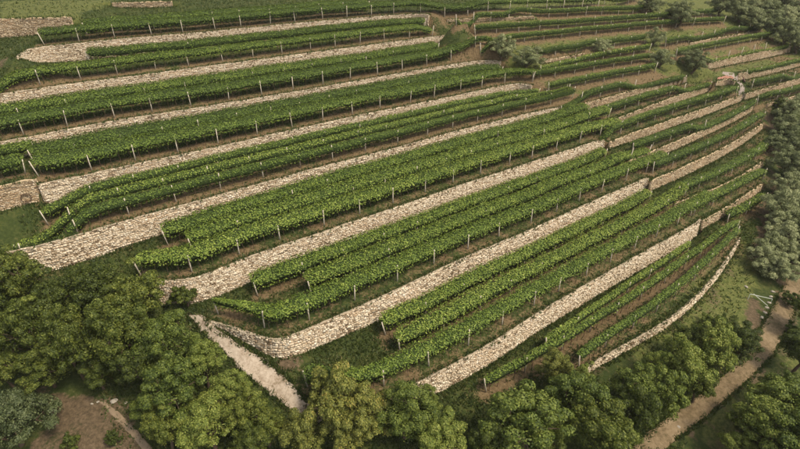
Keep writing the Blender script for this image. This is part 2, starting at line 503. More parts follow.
for i in range(8, len(WD['A']['P']), 3):                # level strip behind the uppermost long wall
    p, q = WD['A']['P'][i], WD['A']['n'][i]
    for o_, dz in ((2.5, 0.15), (5.0, 0.4)):
        if to_px((p[0], p[1], p[2]))[0] > 80:
            TP.append((p[0] + q[0] * o_, p[1] + q[1] * o_, p[2] + dz))
# hillside outside the frame
TP += [(-160, 60, 32), (-160, 110, 55), (-150, 190, 72), (0, 210, 70), (160, 230, 62), (-75, 20, 20), (-30, 8, 17), (20, 5, 14), (70, 20, 12), (110, 55, 14),
       (150, 110, 22), (-320, 0, 30), (0, -120, 4), (320, 60, 5), (320, 320, 70), (-320, 320, 95), (0, 340, 92)]

# drop points that fall on another wall's footprint is not needed: lines never cross


def tin(points):
    vs = [Vector((p[0], p[1])) for p in points]
    ov, oe, of, o1, o2, o3 = delaunay_2d_cdt(vs, [], [], 0, 0.0005)
    V = []
    for i, v in enumerate(ov):
        z = points[o1[i][0]][2] if o1[i] else 0
        V.append((v.x, v.y, z))
    return V, [tuple(f) for f in of]


V1, F1 = tin(TP)
BV = BVHTree.FromPolygons(V1, F1)


def gz(x, y, bv=None):
    h = (bv or BV).ray_cast(Vector((x, y, 400)), Vector((0, 0, -1)))
    return h[0].z if h[0] else 0.0


# densify in and around the view
wall_pts = np.concatenate([d['P'][:, :2] for d in WD.values()])
cell = {}
for p in wall_pts:
    cell.setdefault((int(p[0] // 1.0), int(p[1] // 1.0)), True)


def near_wall(x, y):
    i, j = int(x // 1.0), int(y // 1.0)
    for a in (-1, 0, 1):
        for bq in (-1, 0, 1):
            if (i + a, j + bq) in cell:
                return True
    return False


TP2 = list(TP)
y = 16.0
while y < 172:
    st = 1.0 if y < 75 else 1.4
    x = -0.88 * y - 8
    while x < 0.88 * y + 8:
        xx, yy = x + random.uniform(-.3, .3) * st, y + random.uniform(-.3, .3) * st
        if not near_wall(xx, yy):
            z = gz(xx, yy) + 0.16 * noise.noise((xx * 0.23, yy * 0.23, 1)) + 0.07 * noise.noise((xx * 0.8, yy * 0.8, 3))
            TP2.append((xx, yy, z))
        x += st
    y += st
GV, GF = tin(TP2)
BV = BVHTree.FromPolygons(GV, GF)


def hit(x, y, up=0.0):
    """ground point under the spot that stands 'up' metres above the ground and is seen at pixel x, y"""
    h = BV.ray_cast(Vector((0, 0, CAMZ - up)), ray(x, y).normalized())
    return h[0]


# ------------------------------------------------------------------ vine rows (lines first: the soil follows them)
ROWS = []                                          # dict(P, n, kind, label)


def add_row(P, width, label, group, c=None):
    P, s = smooth_resample(P, 0.5, 1)
    if width is None:                              # half width carried along the line
        width = P[:, 2]
        kz = np.ones(13) / 13
        width = np.convolve(np.pad(width, 6, mode='edge'), kz, 'valid')
    else:
        width = np.full(len(P), width)
    if s[-1] < 3:
        return
    ROWS.append(dict(P=P[:, :2], n=normals2(P), s=s, w=width, c=(width - 0.06 if c is None else np.full(len(P), c)), lab=label, group=group, front='front' in label))


def clip_px(P, x0, x1):
    out = []
    for p in P:
        px = to_px((p[0], p[1], gz(p[0], p[1])))[0]
        if x0 <= px <= x1:
            out.append(p)
    return out


ORD = ['front', 'second', 'third', 'fourth']
NAMES = {'B': 'second', 'C': 'third', 'D': 'fourth', 'E': 'fifth', 'F': 'sixth', 'G': 'seventh', 'H': 'lowest'}
# lower wall, upper wall, number of rows, [(row counted from the front, x from, x to) ...]
TERR = [
    ('C', 'B', 2, [(0, -85, 502), (1, -85, 455)]),
    ('D', 'C', 2, [(0, 26, 536), (1, 30, 506)]),
    ('E', 'D', 3, [(0, -60, 578), (1, 20, 575), (2, 40, 540)]),
    ('F', 'E', 3, [(0, 72, 622), (1, 184, 612), (2, 166, 590)]),
    ('G', 'F', 3, [(0, 209, 668), (1, 304, 650), (2, 254, 612)]),
    ('H', 'G', 3, [(0, 330, 712), (1, 398, 690), (2, 379, 655)]),
]


def wall_ext(d, a, b2):
    """wall line prolonged straight at both ends"""
    P = d['P'][:, :2]
    t0 = (P[0] - P[6]) / np.linalg.norm(P[0] - P[6])
    t1 = (P[-1] - P[-7]) / np.linalg.norm(P[-1] - P[-7])
    return np.concatenate([[P[0] + t0 * q for q in np.arange(a, 0, -0.5)], P, [P[-1] + t1 * q for q in np.arange(0.5, b2, 0.5)]])


for lo, up, nrow, rows in TERR:
    L = wall_ext(WD[lo], 0.01, 22)
    U = wall_ext(WD[up], 30, 60)
    nL = normals2(L)
    A0 = L + nL * 0.95
    for ri, x0, x1 in rows:
        P = []
        for i in range(0, len(L), 2):
            dd = np.linalg.norm(U - A0[i], axis=1)
            j = int(np.argmin(dd))
            vec = U[j] - A0[i]
            dist = max(dd[j], 0.01)
            sp_ = min((dist - 0.3) / nrow, 3.3 if nrow > 2 else 4.3)
            sp_ = max(sp_, 0.9)
            p = A0[i] + vec / dist * sp_ * ri
            P.append((p[0], p[1], sp_ / 2 - (0.45 if nrow > 2 else 0.62)))
        P = clip_px(P, x0, x1)
        nm = ('back' if ri == nrow - 1 else ORD[ri])
        add_row(P, None, f'{nm} vine row on the terrace held by the {NAMES[lo]} long pale wall', 'leafy vine rows on the broad left terraces')

A_ = WD['A']
for off_, x0, x1, lab in ((0.75, 40, 428, 'front vine row above the uppermost long wall'), (3.7, 84, 372, 'second vine row above the uppermost long wall')):
    P = clip_px([(p[0] + q[0] * off_, p[1] + q[1] * off_, 0) for p, q in zip(A_['P'][::2], A_['n'][::2])], x0, x1)
    if off_ < 1:
        P += [(q.x, q.y, 0) for q in (hit(480, 4.5, 1.45), hit(540, 2.5, 1.45), hit(600, 0.5, 1.45))]
    add_row(P, 1.15, lab, 'leafy vine rows on the broad left terraces', c=1.05)

# rows traced one by one: pixel line of the canopy
PXROWS = [
    ([(-60, 161), (0, 150), (33, 144)], 1.3, 'back vine row stub above the brownish wall stub on the left edge'),
    ([(-60, 176), (0, 164.5), (24, 160)], 1.1, 'low vine row stub just above the brownish wall stub on the left edge'),
    ([(-60, 87), (0, 78), (65, 68), (125, 61.5), (200, 53), (300, 40.5), (400, 28.5), (432, 26)], 0.95, 'front vine row on the terrace held by the second long pale wall'),
    ([(86, 52.5), (125, 50), (200, 43.5), (300, 31.5), (400, 21), (425, 19.5)], 0.95, 'back vine row on the terrace held by the second long pale wall'),
    ([(455, 16), (500, 12.5), (540, 10), (600, 7.5), (650, 3)], 0.5, 'narrow vine row behind the crumbling low rubble wall at top centre'),
    ([(474, 26), (540, 22), (600, 17.5), (645, 14.5), (718, 9)], 0.5, 'narrow vine row just below the crumbling low rubble wall at top centre'),
    ([(480, 38), (560, 30.5), (600, 26), (670, 20), (725, 17)], 0.5, 'narrow vine row passing just above the twin olive bushes'),
    ([(536, 48), (580, 44), (612, 40), (646, 35)], 0.5, 'narrow vine row starting right behind the twin olive bushes'),
    ([(665, 40), (712, 30), (762, 23.5)], 0.5, 'narrow vine row behind the thin ochre wall highest at the upper right'),
    ([(676, 50), (725, 40), (775, 31.5)], 0.5, 'narrow vine row just below the thin ochre wall highest at the upper right'),
    ([(703, 55.5), (750, 46), (791, 38.5)], 0.5, 'narrow vine row just above the ochre wall that runs to the olive grove'),
    ([(540, 64.5), (600, 52.5), (622, 49), (650, 45)], 0.5, 'narrow vine row below the thin stone edge near the twin olive bushes'),
    ([(532, 72.5), (600, 61), (652, 54)], 0.5, 'narrow vine row touching the foot of the twin olive bushes'),
    ([(548, 84), (600, 73.5), (656, 64)], 0.5, 'narrow vine row starting at the end of the fourth long pale wall'),
    ([(562, 98), (600, 88), (640, 79), (686, 69)], 0.55, 'narrow vine row above the ochre wall that ends at the round olive tree'),
    ([(590, 113), (625, 101), (665, 90), (712, 77.5)], 0.6, 'narrow vine row between the fifth wall line and the wall left of the ramp'),
    ([(602, 132), (650, 113), (690, 101), (737, 87)], 0.6, 'narrow vine row whose right tip ends at the stone ramp'),
    ([(632, 145), (675, 130.5), (715, 117.5), (755, 99)], 0.65, 'narrow vine row just right of the end of the sixth long wall'),
    ([(652, 164), (700, 146), (735, 130), (763, 113)], 0.7, 'vine row above the ochre wall that continues the seventh long wall'),
    ([(677, 188), (720, 171), (750, 155), (772, 137)], 0.75, 'short vine row two terraces above the end of the lowest long wall'),
    ([(690, 206), (725, 190), (764, 170)], 0.75, 'short vine row just above the ochre wall that continues the lowest long wall'),
    ([(727, 214), (745, 206), (764, 195)], 0.7, 'shortest vine row, beside the dark earth track at right'),
    ([(484, 381), (520, 363), (560, 341), (600, 315), (650, 284), (705, 244), (738, 222)], 0.42, 'middle of the three thin vine rows below the lowest long wall'),
    ([(545, 340), (570, 325), (600, 303), (650, 270.5), (690, 243)], 0.36, 'uppermost of the three thin vine rows, at the foot of the lowest long wall'),
    ([(578, 357), (607, 335), (660, 300), (690, 275), (717, 250), (738, 229)], 0.42, 'lowest thin vine row, next to the low rubble wall'),
    ([(748, 66), (775, 60), (800, 54), (850, 43)], 0.55, 'vine row above the ochre wall right of the stone ramp'),
    ([(752, 81), (775, 77), (800, 71), (850, 58)], 0.55, 'vine row between the two ochre walls right of the stone ramp'),
    ([(757, 98), (780, 92), (800, 86), (850, 73)], 0.55, 'lowest vine row reaching the right edge below the stone ramp'),
    ([(560, 0), (600, -2), (640, -5)], 0.5, 'vine row tip at the very top edge right of centre'),
    ([(305, 371), (325, 377), (345, 380)], 0.8, 'vine row end curling left at the bottom corner of the lowest broad terrace'),
]
for px, wd, lab in PXROWS:
    P = []
    for x, y in px:
        h = hit(x, y, 1.45)
        if h is not None:
            P.append((h.x, h.y, 0))
    if len(P) < 2:
        continue
    Pq, s_ = smooth_resample(P, 0.5, 1)
    cc = 0.8 * wd
    n_ = normals2(Pq)
    Pq[:, :2] -= n_ * cc
    add_row([tuple(p) for p in Pq[::4]] + [tuple(Pq[-1])], wd, lab, 'narrow vine rows on the small right-hand terraces' if wd < 0.85 else 'leafy vine rows on the broad left terraces', c=cc)

# ------------------------------------------------------------------ ground sheet
row_pts = np.concatenate([np.c_[r['P'] + r['n'] * 0.2, np.full(len(r['P']), 0.5 if r['w'][0] < 0.8 else (0.0 if r['front'] else 0.7))] for r in ROWS])
rgrid = {}
for p in row_pts:
    rgrid.setdefault((int(p[0] // 2), int(p[1] // 2)), []).append(p)


def row_dist(x, y):
    i, j = int(x // 2), int(y // 2)
    best = 9.0
    for a in (-1, 0, 1):
        for bq in (-1, 0, 1):
            for p in rgrid.get((i + a, j + bq), ()):
                d = math.hypot(p[0] - x, p[1] - y) + p[2]
                if d < best:
                    best = d
    return best


DIRT = [
    [(20, 383), (60, 388), (110, 396), (132, 402), (152, 449), (165, 470), (20, 470), (38, 430), (48, 408)],
    [(752, 100), (775, 108), (782, 140), (776, 200), (768, 255), (752, 262), (756, 225), (766, 180), (772, 140), (762, 118)],
    [(280, 352), (314, 358), (304, 368), (278, 370)], [(745, 300), (758, 298), (762, 330), (750, 345)],
    [(780, 280), (800, 278), (800, 310), (770, 360), (735, 395), (690, 425), (665, 449), (640, 449), (690, 400), (740, 360), (765, 320)],
    [(590, 372), (640, 352), (645, 362), (600, 385)], [(0, 58), (14, 60), (0, 67)],
    [(185, 312), (206, 318), (232, 336), (270, 362), (298, 384), (310, 402), (296, 414), (265, 398), (235, 372), (205, 340)],
]
DRY = [[(800, 310), (775, 365), (742, 400), (712, 430), (690, 449), (690, 470), (760, 470), (775, 410), (800, 375)],
       [(640, 340), (700, 300), (740, 250), (748, 262), (715, 310), (650, 356)], [(745, 100), (770, 104), (760, 120)]]
me = bpy.data.meshes.new('ground')
me.from_pydata(GV, [], GF)
sa = me.attributes.new('soil', 'FLOAT', 'POINT')
da = me.attributes.new('dirt', 'FLOAT', 'POINT')
ma = me.attributes.new('meadow', 'FLOAT', 'POINT')
sv, dv, mv = [], [], []
MEADOW = [[(630, 352), (690, 300), (722, 262), (742, 240), (762, 268), (752, 300), (742, 335), (700, 335), (660, 360)], [(520, 0), (800, 0), (800, 60), (700, 80), (560, 110), (480, 60), (470, 20)],
          [(0, 0), (120, 0), (75, 18), (0, 20)], [(700, 430), (760, 380), (800, 330), (800, 380), (760, 440), (710, 449)]]
for p in GV:
    sv.append(max(0.0, min(1.0, 1.35 - row_dist(p[0], p[1]) / 1.7)))
    q = 0.0
    dep = p[1] * CP - (p[2] - CAMZ) * SP
    if dep > 5:
        X, Y, _ = to_px(p)
        for poly in DIRT:
            if in_poly(X, Y, poly):
                q = max(q, 1.0)
        for poly in DRY:
            if in_poly(X, Y, poly):
                q = max(q, 0.62)
    dv.append(q)
    mv.append(1.0 if dep > 5 and any(in_poly(X, Y, poly) for poly in MEADOW) else 0.0)
sa.data.foreach_set('value', sv)
da.data.foreach_set('value', dv)
ma.data.foreach_set('value', mv)
me.polygons.foreach_set('use_smooth', [True] * len(me.polygons))
g = link('ground', me, 'ground')
tag(g, 'terraced hillside of dark grass and brown soil', None, kind='structure')


def drape(name, left, right, mat, label, lift=0.05, nu=None, jag=0.25, nv=10):
    """a sheet laid on the ground between two traced edges"""
    Lh = [hit(*p) for p in left]
    Rh = [hit(*p) for p in right]
    Lp, _ = smooth_resample([(p.x, p.y, 0) for p in Lh], 0.45)
    nn = len(Lp)
    R0, s = smooth_resample([(p.x, p.y, 0) for p in Rh], 0.2)
    Rp = np.stack([np.interp(np.linspace(0, s[-1], nn), s, R0[:, i]) for i in range(3)], 1)
    V, F = [], []
    for i in range(nn):
        a, b2 = Lp[i], Rp[i]
        d = (b2 - a) / (np.linalg.norm(b2 - a) + 1e-6)
        a = a + d * jag * (noise.noise((i * .31, 3.1, 0)) + noise.noise((i * .9, 7.1, 0)))
        b2 = b2 + d * jag * (noise.noise((i * .31, 9.1, 0)) + noise.noise((i * .9, 1.1, 0)))
        for j in range(nv + 1):
            p = a + (b2 - a) * j / nv
            edge = min(j, nv - j)
            zz = gz(p[0], p[1]) + (lift if edge > 0 else -0.08) + 0.03 * noise.noise((p[0] * 1.2, p[1] * 1.2, 0)) - (0.04 if nv > 8 and j in (nv // 4, nv // 4 + 1, 3 * nv // 4) else 0)
            V.append((p[0], p[1], zz))
    for i in range(nn - 1):
        for j in range(nv):
            q = i * (nv + 1) + j
            F.append((q, q + 1, q + nv + 2, q + nv + 1))
    o = link(name, np_mesh(name, V, F), mat)
    o.data.polygons.foreach_set('use_smooth', [True] * len(F))
    tag(o, label, None, kind='structure')
    return o


drape('gravel_path', [(187, 315), (192, 321), (207, 337), (225, 355), (243, 373), (268, 394), (292, 412), (312, 428)],
      [(204, 316), (212, 326), (236, 341), (262, 357), (275, 367), (290, 381), (306, 400), (326, 418)], 'gravel', 'pale gravel path descending from the sixth wall to the yellow tree', 0.07, jag=0.38, nv=14)
drape('dirt_road', [(790, 262), (784, 285), (770, 310), (757, 335), (737, 362), (708, 388), (672, 413), (640, 438), (618, 462)],
      [(810, 262), (806, 283), (798, 304), (785, 337), (767, 363), (739, 389), (710, 414), (674, 441), (650, 466)], 'dirt_track', 'reddish dirt road curving through the bottom right corner', 0.09, jag=0.3, nv=12)
drape('dirt_track', [(98, 402), (112, 416), (128, 434), (142, 452), (150, 470)], [(106, 402), (122, 414), (139, 431), (156, 449), (166, 470)], 'earth', 'bare earth track at the bottom left below the trees', 0.06, nv=6)


# ------------------------------------------------------------------ walls
def build_wall(key):
    d = WD[key]
    P, h, n, s = d['P'], d['h'], d['n'], d['s']
    base = Vector(P[len(P) // 2])
    base.z -= h[len(P) // 2]
    root = thing('terrace_wall', d['lab'], 'wall', base, 'dry stone terrace walls')
    bx = np.array(base)
    off = lambda i, t: 0.04 + 0.12 * t               # face position (t = metres below crest), batter 12 %
    # body: solid strip, face slightly behind the stones
    V, F = [], []
    for i in range(len(P)):
        x, y, z = P[i]
        nx, ny = n[i]
        hh = h[i] + 0.45
        for q, zz in ((-off(i, hh) + 0.05, z - hh), (0.0, z - 0.08), (0.16, z - 0.10), (0.16, z - hh)):
            V.append((x + nx * q - bx[0], y + ny * q - bx[1], zz - bx[2]))
    m4 = len(P)
    for i in range(m4 - 1):
        for a in range(4):
            b2 = (a + 1) % 4
            F.append((i * 4 + a, i * 4 + b2, (i + 1) * 4 + b2, (i + 1) * 4 + a))
    F.append((0, 3, 2, 1))
    F.append(tuple((m4 - 1) * 4 + q for q in (0, 1, 2, 3)))
    link('wall_body', np_mesh('wall_body', V, F), 'mortar', root)
    # coping
    V, F = [], []
    rough = d['mat'] == 'stone_ochre'
    for i in range(len(P)):
        x, y, z = P[i]
        nx, ny = n[i]
        jz = 0.09 * noise.noise((s[i] * 1.7, x, 2)) * (2 if rough else 1)
        jo = 0.06 * noise.noise((s[i] * 0.9, y, 5)) * (2 if rough else 1)
        for q, zz in ((-0.05 + jo, z - 0.09), (-0.05 + jo, z + 0.02 + jz), (0.14, z + 0.02 + jz), (0.18, z - 0.12)):
            V.append((x + nx * q - bx[0], y + ny * q - bx[1], zz - bx[2]))
    for i in range(m4 - 1):
        for a in range(4):
            b2 = (a + 1) % 4
            F.append((i * 4 + a, i * 4 + b2, (i + 1) * 4 + b2, (i + 1) * 4 + a))
    F.append((0, 3, 2, 1))
    F.append(tuple((m4 - 1) * 4 + q for q in (0, 1, 2, 3)))
    link('coping', np_mesh('coping', V, F), 'coping' if not rough else 'stone_ochre', root)
    # stones
    V, F = [], []
    Ltot = s[-1]
    sx = np.interp
    hmax = float(h.max()) + 0.15
    course = 0.04
    r = random.Random(sum(map(ord, key)) * 13)

    A = []                                           # s, depth below crest, push for every corner
    big = 1.2 if key in ('G', 'I', 'E') else 1.0
    seed = sum(map(ord, key))
    while course < hmax:
        ch = r.uniform(0.09, 0.19) * big
        ss = -r.uniform(0, 0.3)
        while ss < Ltot:
            ln = r.uniform(0.10, 0.30) * big
            if r.random() < 0.10:
                ln *= 1.6
            mid = ss + ln / 2
            i0 = min(len(s) - 1, max(0, int(mid / Ltot * (len(s) - 1) + .5)))
            if course < h[i0] + 0.1 and 0 <= mid <= Ltot:
                wob = 0.16 * noise.noise((mid * 0.8, course * 2, seed))
                t0 = course + wob + r.uniform(-.03, .03)
                t1 = course + wob + ch + r.uniform(-.045, .03)
                s0 = ss + 0.01; s1 = ss + ln - 0.01
                pu = r.uniform(0.0, 0.085)
                o = len(A)
                cs = [(s0, t1), (s1, t1), (s1, t0), (s0, t0)]
                for (a, t) in cs:
                    A.append((a + r.uniform(-.02, .02), t + r.uniform(-.02, .02), -0.05))
                cm, tm = (s0 + s1) / 2, (t0 + t1) / 2
                for (a, t) in cs:
                    A.append((cm + (a - cm) * r.uniform(.66, .94), tm + (t - tm) * r.uniform(.62, .94), pu + r.uniform(-.03, .03)))
                F += [(o + 4, o + 5, o + 6, o + 7), (o, o + 1, o + 5, o + 4), (o + 1, o + 2, o + 6, o + 5), (o + 2, o + 3, o + 7, o + 6), (o + 3, o, o + 4, o + 7)]
            ss += ln
        course += ch
    A = np.array(A)
    A[:, 0] = np.clip(A[:, 0], 0, Ltot)
    oo = 0.04 + 0.12 * A[:, 1] + A[:, 2]
    V = np.stack([sx(A[:, 0], s, P[:, 0]) - sx(A[:, 0], s, n[:, 0]) * oo - bx[0],
                  sx(A[:, 0], s, P[:, 1]) - sx(A[:, 0], s, n[:, 1]) * oo - bx[1],
                  sx(A[:, 0], s, P[:, 2]) - A[:, 1] - bx[2]], 1)
    so = link('stones', np_mesh('stones', V, F), d['mat'], root)
    so['kind'] = 'stuff'
    # end face stones are the squared body end: give it a facing block stack
    for e in (0, -1):
        if h[e] > 1.0:
            Ve, Fe = [], []
            t = 0.05
            tv = (P[1] - P[0]) if e == 0 else (P[-1] - P[-2])
            tv = tv[:2] / np.linalg.norm(tv[:2]) * (-1 if e == 0 else 1)
            while t < h[e]:
                ch = r.uniform(.2, .32)
                q = -off(0, t)
                while q < 0.12:
                    ln = r.uniform(.2, .4)
                    q1 = min(q + ln, 0.17)
                    o = len(Ve)
                    for push, sc in ((-0.05, 1.0), (r.uniform(.02, .07), .82)):
                        cm, tm = (q + q1) / 2, t + ch / 2
                        for a, tt in ((q + .01, t + ch - .015), (q1 - .01, t + ch - .015), (q1 - .01, t + .01), (q + .01, t + .01)):
                            a2 = cm + (a - cm) * sc; t2 = tm + (tt - tm) * sc
                            x = P[e][0] + n[e][0] * a2 + tv[0] * push
                            y = P[e][1] + n[e][1] * a2 + tv[1] * push
                            Ve.append((x - bx[0], y - bx[1], P[e][2] - t2 - bx[2]))
                    Fe += [(o + 4, o + 5, o + 6, o + 7), (o, o + 1, o + 5, o + 4), (o + 1, o + 2, o + 6, o + 5), (o + 2, o + 3, o + 7, o + 6), (o + 3, o, o + 4, o + 7)]
                    q = q1
                t += ch
            eo = link('end_stones', np_mesh('end_stones', Ve, Fe), d['mat'], root)
            eo['kind'] = 'stuff'


for key in WD:
    build_wall(key)


# ------------------------------------------------------------------ leaves
def leaf_quads(C, Nrm, size, rng, aspect=0.8, roll=None):
    """kite-shaped leaves: centres (n,3), normals (n,3), sizes (n,)"""
    n = len(C)
    Nrm = Nrm / (np.linalg.norm(Nrm, axis=1)[:, None] + 1e-9)
    t = rng.normal(size=(n, 3))
    t -= Nrm * np.sum(t * Nrm, 1)[:, None]
    t /= np.linalg.norm(t, axis=1)[:, None] + 1e-9
    b2 = np.cross(Nrm, t)
    sz = size[:, None]
    V = np.empty((n, 4, 3))
    V[:, 0] = C - t * sz * 0.5
    V[:, 1] = C + b2 * sz * 0.5 * aspect + t * sz * 0.08 + Nrm * sz * 0.08
    V[:, 2] = C + t * sz * 0.55
    V[:, 3] = C - b2 * sz * 0.5 * aspect + t * sz * 0.08 + Nrm * sz * 0.08
    return V.reshape(-1, 3), np.arange(n * 4).reshape(n, 4)


post_me = None
Vp, Fp = merge([box(-.055, .055, -.05, .05, -0.35, 1.92, 0.85)])
post_me = np_mesh('post', Vp, Fp)
post_me.materials.append(MATS['post_concrete'])


def vnoise(s, f, seed):
    return np.array([noise.noise((q * f, seed, 0.3)) for q in s])


def build_row(r, idx):
    P, n, s = r['P'], r['n'], r['s']
    wa, ca_ = r['w'], r['c']
    w_, c = float(np.median(wa)), float(np.median(ca_))
    L = s[-1]
    Z = np.array([gz(p[0], p[1]) for p in P])
    # smoothed ground height under the canopy
    Zc = np.array([gz(p[0] + q[0] * c, p[1] + q[1] * c) for p, q in zip(P, n)])
    kz = np.ones(9) / 9
    Zs = np.convolve(np.pad(np.minimum(Z, Zc), 4, mode='edge'), kz, 'valid')
    base = Vector((P[len(P) // 2][0], P[len(P) // 2][1], Z[len(P) // 2]))
    bx = np.array(base)
    root = thing('vine_row', r['lab'], 'vines', base, r['group'])
    rng = np.random.default_rng(100 + idx)
    narrow = w_ < 0.8
    zb, zt = ((1.22, 2.05) if r['front'] else (0.9, 2.05)) if not narrow else (0.85, 1.85)
    zm, hh = (zb + zt) / 2, (zt - zb) / 2
    seed = idx * 3.7
    wn_ = 1 + 0.11 * vnoise(s, 0.35, seed) + 0.11 * vnoise(s, 1.1, seed + 1)
    tn_ = 0.08 * vnoise(s, 0.4, seed + 2) + 0.07 * vnoise(s, 1.4, seed + 3)
    cn_ = 0.08 * vnoise(s, 0.5, seed + 5)

    def sect(ss, phi, k):
        """point on the canopy shell: phi around the section (0 = uphill, pi/2 = top), k = size factor"""
        x = np.interp(ss, s, P[:, 0]); y = np.interp(ss, s, P[:, 1]); z = np.interp(ss, s, Zs)
        nx = np.interp(ss, s, n[:, 0]); ny = np.interp(ss, s, n[:, 1])
        ww = np.interp(ss, s, wa * wn_); tz = np.interp(ss, s, tn_); cc = np.interp(ss, s, ca_ + cn_)
        # taper at the two ends
        e = np.clip(np.minimum(ss, L - ss) / 0.9 + 0.35, 0, 1) ** 0.5
        ca, sa2 = np.cos(phi), np.sin(phi)
        p_ = 0.58
        u = np.sign(ca) * np.abs(ca) ** p_ * ww * k * e
        v = np.sign(sa2) * np.abs(sa2) ** p_ * hh * k * e
        tilt = 0.18 * (u / max(w_, .1)) * (1 if not narrow else 0)
        return np.stack([x + nx * (cc + u), y + ny * (cc + u), z + zm + v + tz + tilt], 1), np.stack([nx * ca, ny * ca, sa2 + 0 * ca], 1)

    # dark filler core behind the leaves, the canopy's inner shade in its colour
    ns = max(4, int(L / 0.7))
    ring = 8
    V, F = [], []
    for i in range(ns + 1):
        ss = np.full(ring, min(max(L * i / ns, 0.05), L - 0.05))
        ph = np.arange(ring) / ring * 2 * math.pi
        q, _ = sect(ss, ph, (0.74 if 0 < i < ns else 0.12) + 0.08 * rng.random(ring))
        V += [tuple(t - bx) for t in q]
    for i in range(ns):
        for a in range(ring):
            b2 = (a + 1) % ring
            F.append((i * ring + a, i * ring + b2, (i + 1) * ring + b2, (i + 1) * ring + a))
    link('dark_core', np_mesh('dark_core', V, F), 'leaf_core', root)
    # leaves
    dens = 250 if not narrow else 170
    nl = int(L * dens * (0.55 + 0.45 * w_))
    ss = rng.random(nl) * L
    ph = rng.random(nl) * 2 * math.pi
    top = rng.random(nl) < 0.62                     # more leaves on top
    uu = rng.uniform(-1, 1, nl)                     # even spread across the flat top
    ph = np.where(top, np.arccos(np.sign(uu) * np.abs(uu) ** (1 / 0.58)), ph)
    k = rng.uniform(0.84, 1.07, nl)
    C, Nn = sect(ss, ph, k)
    shoot = rng.random(nl) < 0.05
    C[:, 2] += np.where(shoot, rng.uniform(0.05, 0.24, nl), 0)
    hang = (rng.random(nl) < 0.06)
    C[:, 2] -= np.where(hang, rng.uniform(0.05, 0.35, nl), 0)
    Nn = Nn + rng.normal(scale=0.55, size=Nn.shape) + np.array([0, 0, 0.35])
    Vl, Fl = leaf_quads(C - bx, Nn, rng.uniform(0.09, 0.20, nl) * (1.0 if not narrow else 0.92), rng, 0.95)
    link('foliage', np_mesh('foliage', Vl, Fl), 'vine_leaf', root)['kind'] = 'stuff'
    # stems
    Vt, Ft = [], []
    q = 0.6
    while q < L - 0.3:
        x = np.interp(q, s, P[:, 0]); y = np.interp(q, s, P[:, 1])
        nx = np.interp(q, s, n[:, 0]); ny = np.interp(q, s, n[:, 1])
        x += nx * 0.12; y += ny * 0.12
        z = gz(x, y)
        a = rng.normal(scale=0.05, size=4)
        v, f = tube([(x - bx[0], y - bx[1], z - .1 - bx[2]), (x + a[0] - bx[0], y + a[1] - bx[1], z + .6 - bx[2]), (x + a[2] + nx * .15 - bx[0], y + a[3] + ny * .15 - bx[1], z + 1.35 - bx[2])], [.035, .028, .02], 4)
        o = len(Vt)
        Vt += v
        Ft += [tuple(i + o for i in t) for t in f]
        q += rng.uniform(0.95, 1.25)
    if Vt:
        link('vine_stems', np_mesh('vine_stems', [tuple(v) for v in Vt], Ft), 'vine_stem', root)['kind'] = 'stuff'
    # posts
    npst = max(2, int(round(L / 4.9)) + 1)
    for i in range(npst):
        q = 0.25 + (L - 0.5) * i / (npst - 1) + (0 if i in (0, npst - 1) else rng.uniform(-.35, .35))
        x = np.interp(q, s, P[:, 0]); y = np.interp(q, s, P[:, 1])
        nx = np.interp(q, s, n[:, 0]); ny = np.interp(q, s, n[:, 1])
        fo = (0.14 if r['front'] else 0.34) if not narrow else c * 0.45
        x += nx * fo; y += ny * fo
        po = link('post', post_me, None, root, (x - bx[0], y - bx[1], gz(x, y) - bx[2]))
        ang = math.atan2(-nx, ny)
        lean = 0.0
        if i == 0:
            lean = -0.16
        elif i == npst - 1:
            lean = 0.16
        po.rotation_euler = (rng.normal(scale=.03), lean + rng.normal(scale=.035), ang)
        po.scale = (1, 1, rng.uniform(0.93, 1.07) * (1.0 if (r['front'] or narrow) else 0.97))


for i, r in enumerate(ROWS):
    build_row(r, i)


